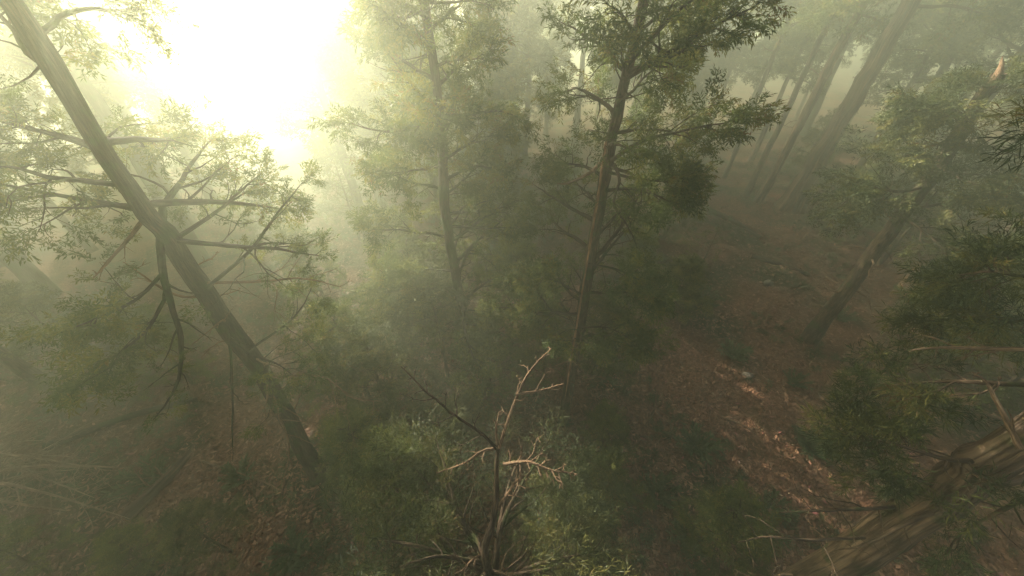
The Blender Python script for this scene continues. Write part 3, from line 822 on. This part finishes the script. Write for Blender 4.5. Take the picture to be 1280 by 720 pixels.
# bare saplings and standing dead sticks
def stick(name, label, cat, pts, r0, twigs=5, leafy=0, mat=M_DEAD, kind='leafy'):
    rr = np.random.default_rng(int(abs(pts[0][0]) * 1000) % 9999)
    base = np.array(pts[0], float)
    lv = []; w = Acc()
    limb(w, lv, None, None, 1, r0, rr, leafy, path=pts, twigs=twigs, sp=.4, tw_len=.35)
    if lv:
        e = thing(name, base, label, cat); link('trunk', w.mesh('trunk', [mat], origin=base), e)
        c = Acc(); put_sprays(c, lv, kind, rr); link('crown', c.mesh('crown', [M_MID], False, origin=base), e); return e
    o = link(name, w.mesh(name, [mat], origin=base), None, base); return tag(o, label, cat)

g0 = G(806, 531); stick('dead_sapling', 'bare dead stick standing on the reddish slope right of the striped trunk', 'dead sapling', [g0 - UPV * .1, g0 + [.15, .1, .9], g0 + [.1, .35, 1.9]], .05, 2)
g0 = G(863, 352); stick('thin_sapling', 'thin leaning sapling with few leaves above the reddish slope', 'sapling', [g0 - UPV * .1, g0 + [.4, .2, 1.4], g0 + [.7, .5, 3.0]], .045, 8, .35, M_BARK)
g0 = G(1002, 300); stick('dead_sapling', 'bare stick in haze at the foot of the giant redwoods', 'dead sapling', [g0 - UPV * .1, g0 + [.5, .2, .8], g0 + [1.1, .3, 1.6]], .05, 3)
g0 = G(490, 500); stick('dead_sapling', 'crooked bare sapling among the firs right of the thick left trunk', 'dead sapling', [g0 - UPV * .1, g0 + [.1, .1, 1.2], g0 + [-.3, .3, 2.4]], .04, 9)

# fallen logs
def log(label, a_, b_, r0, r1, mat=M_BARK, name='fallen_log', heart=True, stubs=3, seed=0):
    rr = np.random.default_rng(400 + seed)
    a_ = np.array(a_, float); b_ = np.array(b_, float)
    a_[2] = gz(a_[0], a_[1]) + r0 * .7 + a_[2] * 0; b_[2] = gz(b_[0], b_[1]) + r1 * .7
    o0 = a_.copy(); w = Acc()
    mid = (a_ + b_) / 2 + rr.normal(0, .12, 3) * [1, 1, 0]; mid[2] = max(mid[2], gz(mid[0], mid[1]) + (r0 + r1) * .35)
    pts = spline([a_, mid, b_], 22)
    tube(w, pts, np.linspace(r0, r1, 22), 16, 0, .05, cap=2, r_=rr)
    e = thing(name, o0, label, 'log'); link('trunk', w.mesh('trunk', [mat, M_HEART], origin=o0), e)
    for k in range(stubs):
        i = rr.integers(3, 19); w = Acc()
        limb(w, [], pts[i], rr.normal(0, 1, 3) * [1, 1, .5] + [0, 0, .5], rr.uniform(.4, 1.4), .035, rr, 0, .03, twigs=4, sub=1)
        link('dead_branch', w.mesh('dead_branch', [M_DEAD], origin=o0), e)
    return e
log('small fallen log lying in haze on the slope below the redwoods', G(938, 322), G(1010, 345), .16, .12, seed=1)
log('mossy fallen log at the upper edge of the reddish slope', G(880, 262), G(950, 300), .2, .15, M_BARKD, seed=2)
log('broken log with pale orange splintered wood, right of the slanting trunk', G(1118, 372), G(1152, 338), .26, .3, M_HEART, seed=3, stubs=1)
log('reddish broken log lying at the lower left beyond the brush pile', G(160, 650), G(242, 566), .22, .13, M_RED, seed=4)
log('dark fallen log across the ground left of the thick trunk', G(60, 560), G(250, 500), .14, .1, M_BARKD, seed=5)
log('fallen pole on the ground between the thick left trunk and the central firs', G(430, 560), G(540, 500), .1, .06, M_BARKD, seed=6)

# brush pile of bare branches, bottom left: each long bough lies on its own
bl = [((-20, 655), (60, 612), (165, 592), .05, 'longest bare bough of the brush pile at the bottom left, running to its right tip'),
      ((-20, 590), (40, 600), (130, 625), .045, 'bare bough crossing the top of the brush pile from the left edge'),
      ((5, 628), (80, 635), (170, 650), .03, 'thin bare bough along the lower edge of the brush pile'),
      ((-20, 680), (40, 655), (95, 645), .035, 'bare bough nearest the bottom edge at far left'),
      ((10, 615), (70, 605), (125, 590), .03, 'short bare bough on the upper side of the brush pile')]
for k, (p0, p1, p2, r0, lab) in enumerate(bl):
    q = [G(*p) for p in (p0, p1, p2)]
    q[0][2] += 1.3; q[1][2] += 1.5 + .15 * k; q[2][2] += .35
    w = Acc(); rr = np.random.default_rng(500 + k)
    limb(w, [], None, None, 1, r0 * 2.3, rr, 0, path=q, twigs=18, sub=4, tw_len=.45, bare_in=.12, wob=.09)
    tag(link('fallen_branch', w.mesh('fallen_branch', [M_PALE], origin=q[0]), None, q[0]), lab, 'fallen branch', 'bare boughs of the brush pile')
for k, (p0, p2, lab) in enumerate([((1140, 700), (1270, 660), 'bare fallen branch below the corner trunk'),
                                   ((250, 575), (420, 640), 'bare branch on the ground at the foot of the thick left trunk'),
                                   ((900, 520), (960, 560), 'small dry branch lying on the reddish slope'),
                                   ((1060, 660), (1120, 620), 'dry branch on the ground left of the foreground boughs')]):
    q = [G(*p0), (G(*p0) + G(*p2)) / 2, G(*p2)]; q[1][2] += .3
    w = Acc(); rr = np.random.default_rng(520 + k)
    limb(w, [], None, None, 1, .035, rr, 0, path=q, twigs=10, sub=2, tw_len=.4, bare_in=.15)
    tag(link('fallen_branch', w.mesh('fallen_branch', [M_DEAD], origin=q[0]), None, q[0]), lab, 'fallen branch')

# stones
def stone(px, py, s, label, seed):
    rr = np.random.default_rng(seed)
    th = np.linspace(0, np.pi, 9)[:, None]; ph_ = np.linspace(0, 2 * np.pi, 14, endpoint=False)[None, :]
    rad = s * (1 + .12 * np.sin(3 * ph_ + seed) * np.sin(th) + .1 * np.cos(2 * th + seed) + rr.normal(0, .045, (9, 14)) * np.sin(th))
    V = np.stack([rad * np.sin(th) * np.cos(ph_) * 1.3, rad * np.sin(th) * np.sin(ph_), rad * np.cos(th) * .65 * np.ones_like(ph_)], -1).reshape(-1, 3)
    i = np.arange(8)[:, None] * 14; j = np.arange(14)[None, :]; k = (j + 1) % 14
    w = Acc(); w.add(V, np.stack([i + j, i + 14 + j, i + 14 + k, i + k], -1).reshape(-1, 4), V)
    p = G(px, py); p[2] += s * .25
    o = link('stone', w.mesh('stone', [M_STONE]), None, p); o.rotation_euler = (0, 0, seed); tag(o, label, 'stone')
stone(960, 355, .26, 'pale grey stone in haze on the slope below the giant redwoods', 1)
stone(935, 470, .16, 'small pale stone on the open reddish slope', 3)
stone(465, 545, .2, 'grey stone on the ground between the left trunk and the central firs', 4)

# ferns
r_ = np.random.default_rng(77)
e = thing('fern', (0, 0, 0), 'x', 'fern'); c = Acc(); its = []
for k in range(14):
    az = k * 2.4; its.append((np.zeros(3), [math.cos(az), math.sin(az), r_.uniform(.5, 1.2)], r_.uniform(.6, .9)))
put_sprays(c, its, 'fern', r_); link('fronds', c.mesh('fronds', [M_FERN], False), e)
fl = [(915, 445, 'fern beside the longest sunlit streak on the reddish slope'), (990, 480, 'fern right of the longest sunlit streak'),
      (870, 560, 'fern low on the reddish slope near the striped trunk'), (960, 640, 'fern at the bottom below the sunlit streaks'),
      (1050, 400, 'fern near the foot of the slanting trunk'), (820, 620, 'fern between the dead-topped fir and the corner trunk'),
      (860, 670, 'fern at the bottom edge right of the dead-topped fir'), (370, 690, 'fern at the bottom edge below the thick left trunk'),
      (300, 600, 'fern left of the foot of the thick left trunk'), (190, 600, 'fern beside the reddish broken log'),
      (1010, 560, 'fern right of the lower sunlit streaks'), (880, 380, 'fern above the open reddish slope')]
for k, (px, py, lab) in enumerate(fl):
    if k == 0: place(e, G(px, py), 0, 1, lab)
    else: copy_tree(e, G(px, py), r_.uniform(0, 6.3), r_.uniform(.7, 1.2), lab)

# ------------------------------------------------------------------ haze
HAZE = .017
hz = Acc()
x0, x1, y0, y1, z0, z1 = -310, 320, -310, 330, -5, 17.6
v = [(x0, y0, z0), (x1, y0, z0), (x1, y1, z0), (x0, y1, z0), (x0, y0, z1), (x1, y0, z1), (x1, y1, z1), (x0, y1, z1)]
hz.add(v, [(0, 3, 2, 1), (4, 5, 6, 7), (0, 1, 5, 4), (1, 2, 6, 5), (2, 3, 7, 6), (3, 0, 4, 7)], v)
m, nt, N, L = nodes('haze')
out = N('ShaderNodeOutputMaterial'); pv = N('ShaderNodeVolumePrincipled'); L(pv.outputs[0], out.inputs['Volume'])
pv.inputs['Color'].default_value = (.93, 1.0, .755, 1)
pv.inputs['Density'].default_value = HAZE
pv.inputs['Anisotropy'].default_value = .74
o = link('haze', hz.mesh('haze', [m], False)); o['kind'] = 'stuff'; o['label'] = 'pale green morning haze filling the forest'

# ------------------------------------------------------------------ light
ld = bpy.data.lights.new('sun', 'SUN'); ld.energy = 5.0; ld.angle = math.radians(.3); ld.color = (1, .90, .77)
lo = bpy.data.objects.new('sun', ld); col.objects.link(lo)
lo.rotation_euler = Vector(sd).to_track_quat('Z', 'Y').to_euler(); lo.location = (-20, 30, 40)

w = bpy.data.worlds.new('World'); scene.world = w; w.use_nodes = True
nt = w.node_tree; bgd = nt.nodes['Background']
sk = nt.nodes.new('ShaderNodeTexSky'); sk.sky_type = 'NISHITA'; sk.sun_disc = False; sk.dust_density = 5; sk.ozone_density = .4
sk.sun_elevation = SUN_EL; sk.sun_rotation = SUN_AZ % (2 * math.pi)
nt.links.new(sk.outputs[0], bgd.inputs[0]); bgd.inputs[1].default_value = .05

# ------------------------------------------------------------------ camera and render
cd = bpy.data.cameras.new('camera'); co = bpy.data.objects.new('camera', cd); col.objects.link(co)
cd.sensor_width = 36; cd.lens = 36 * FPX / 1280; cd.clip_end = 2000; cd.clip_start = .05
co.location = (0, 0, CAM_Z); co.rotation_euler = (math.radians(90) - PITCH, 0, 0)
scene.camera = co
vs = scene.view_settings; vs.view_transform = 'Standard'; vs.look = 'None'; vs.gamma = 1; vs.exposure = 2.28; vs.use_curve_mapping = False
c = scene.cycles
c.use_denoising = True; c.denoiser = 'OPENIMAGEDENOISE'
c.use_adaptive_sampling = True; c.adaptive_threshold = .02
c.max_bounces = 6; c.diffuse_bounces = 2; c.glossy_bounces = 1; c.transmission_bounces = 2; c.transparent_max_bounces = 6
c.volume_bounces = 1; c.caustics_reflective = False; c.caustics_refractive = False
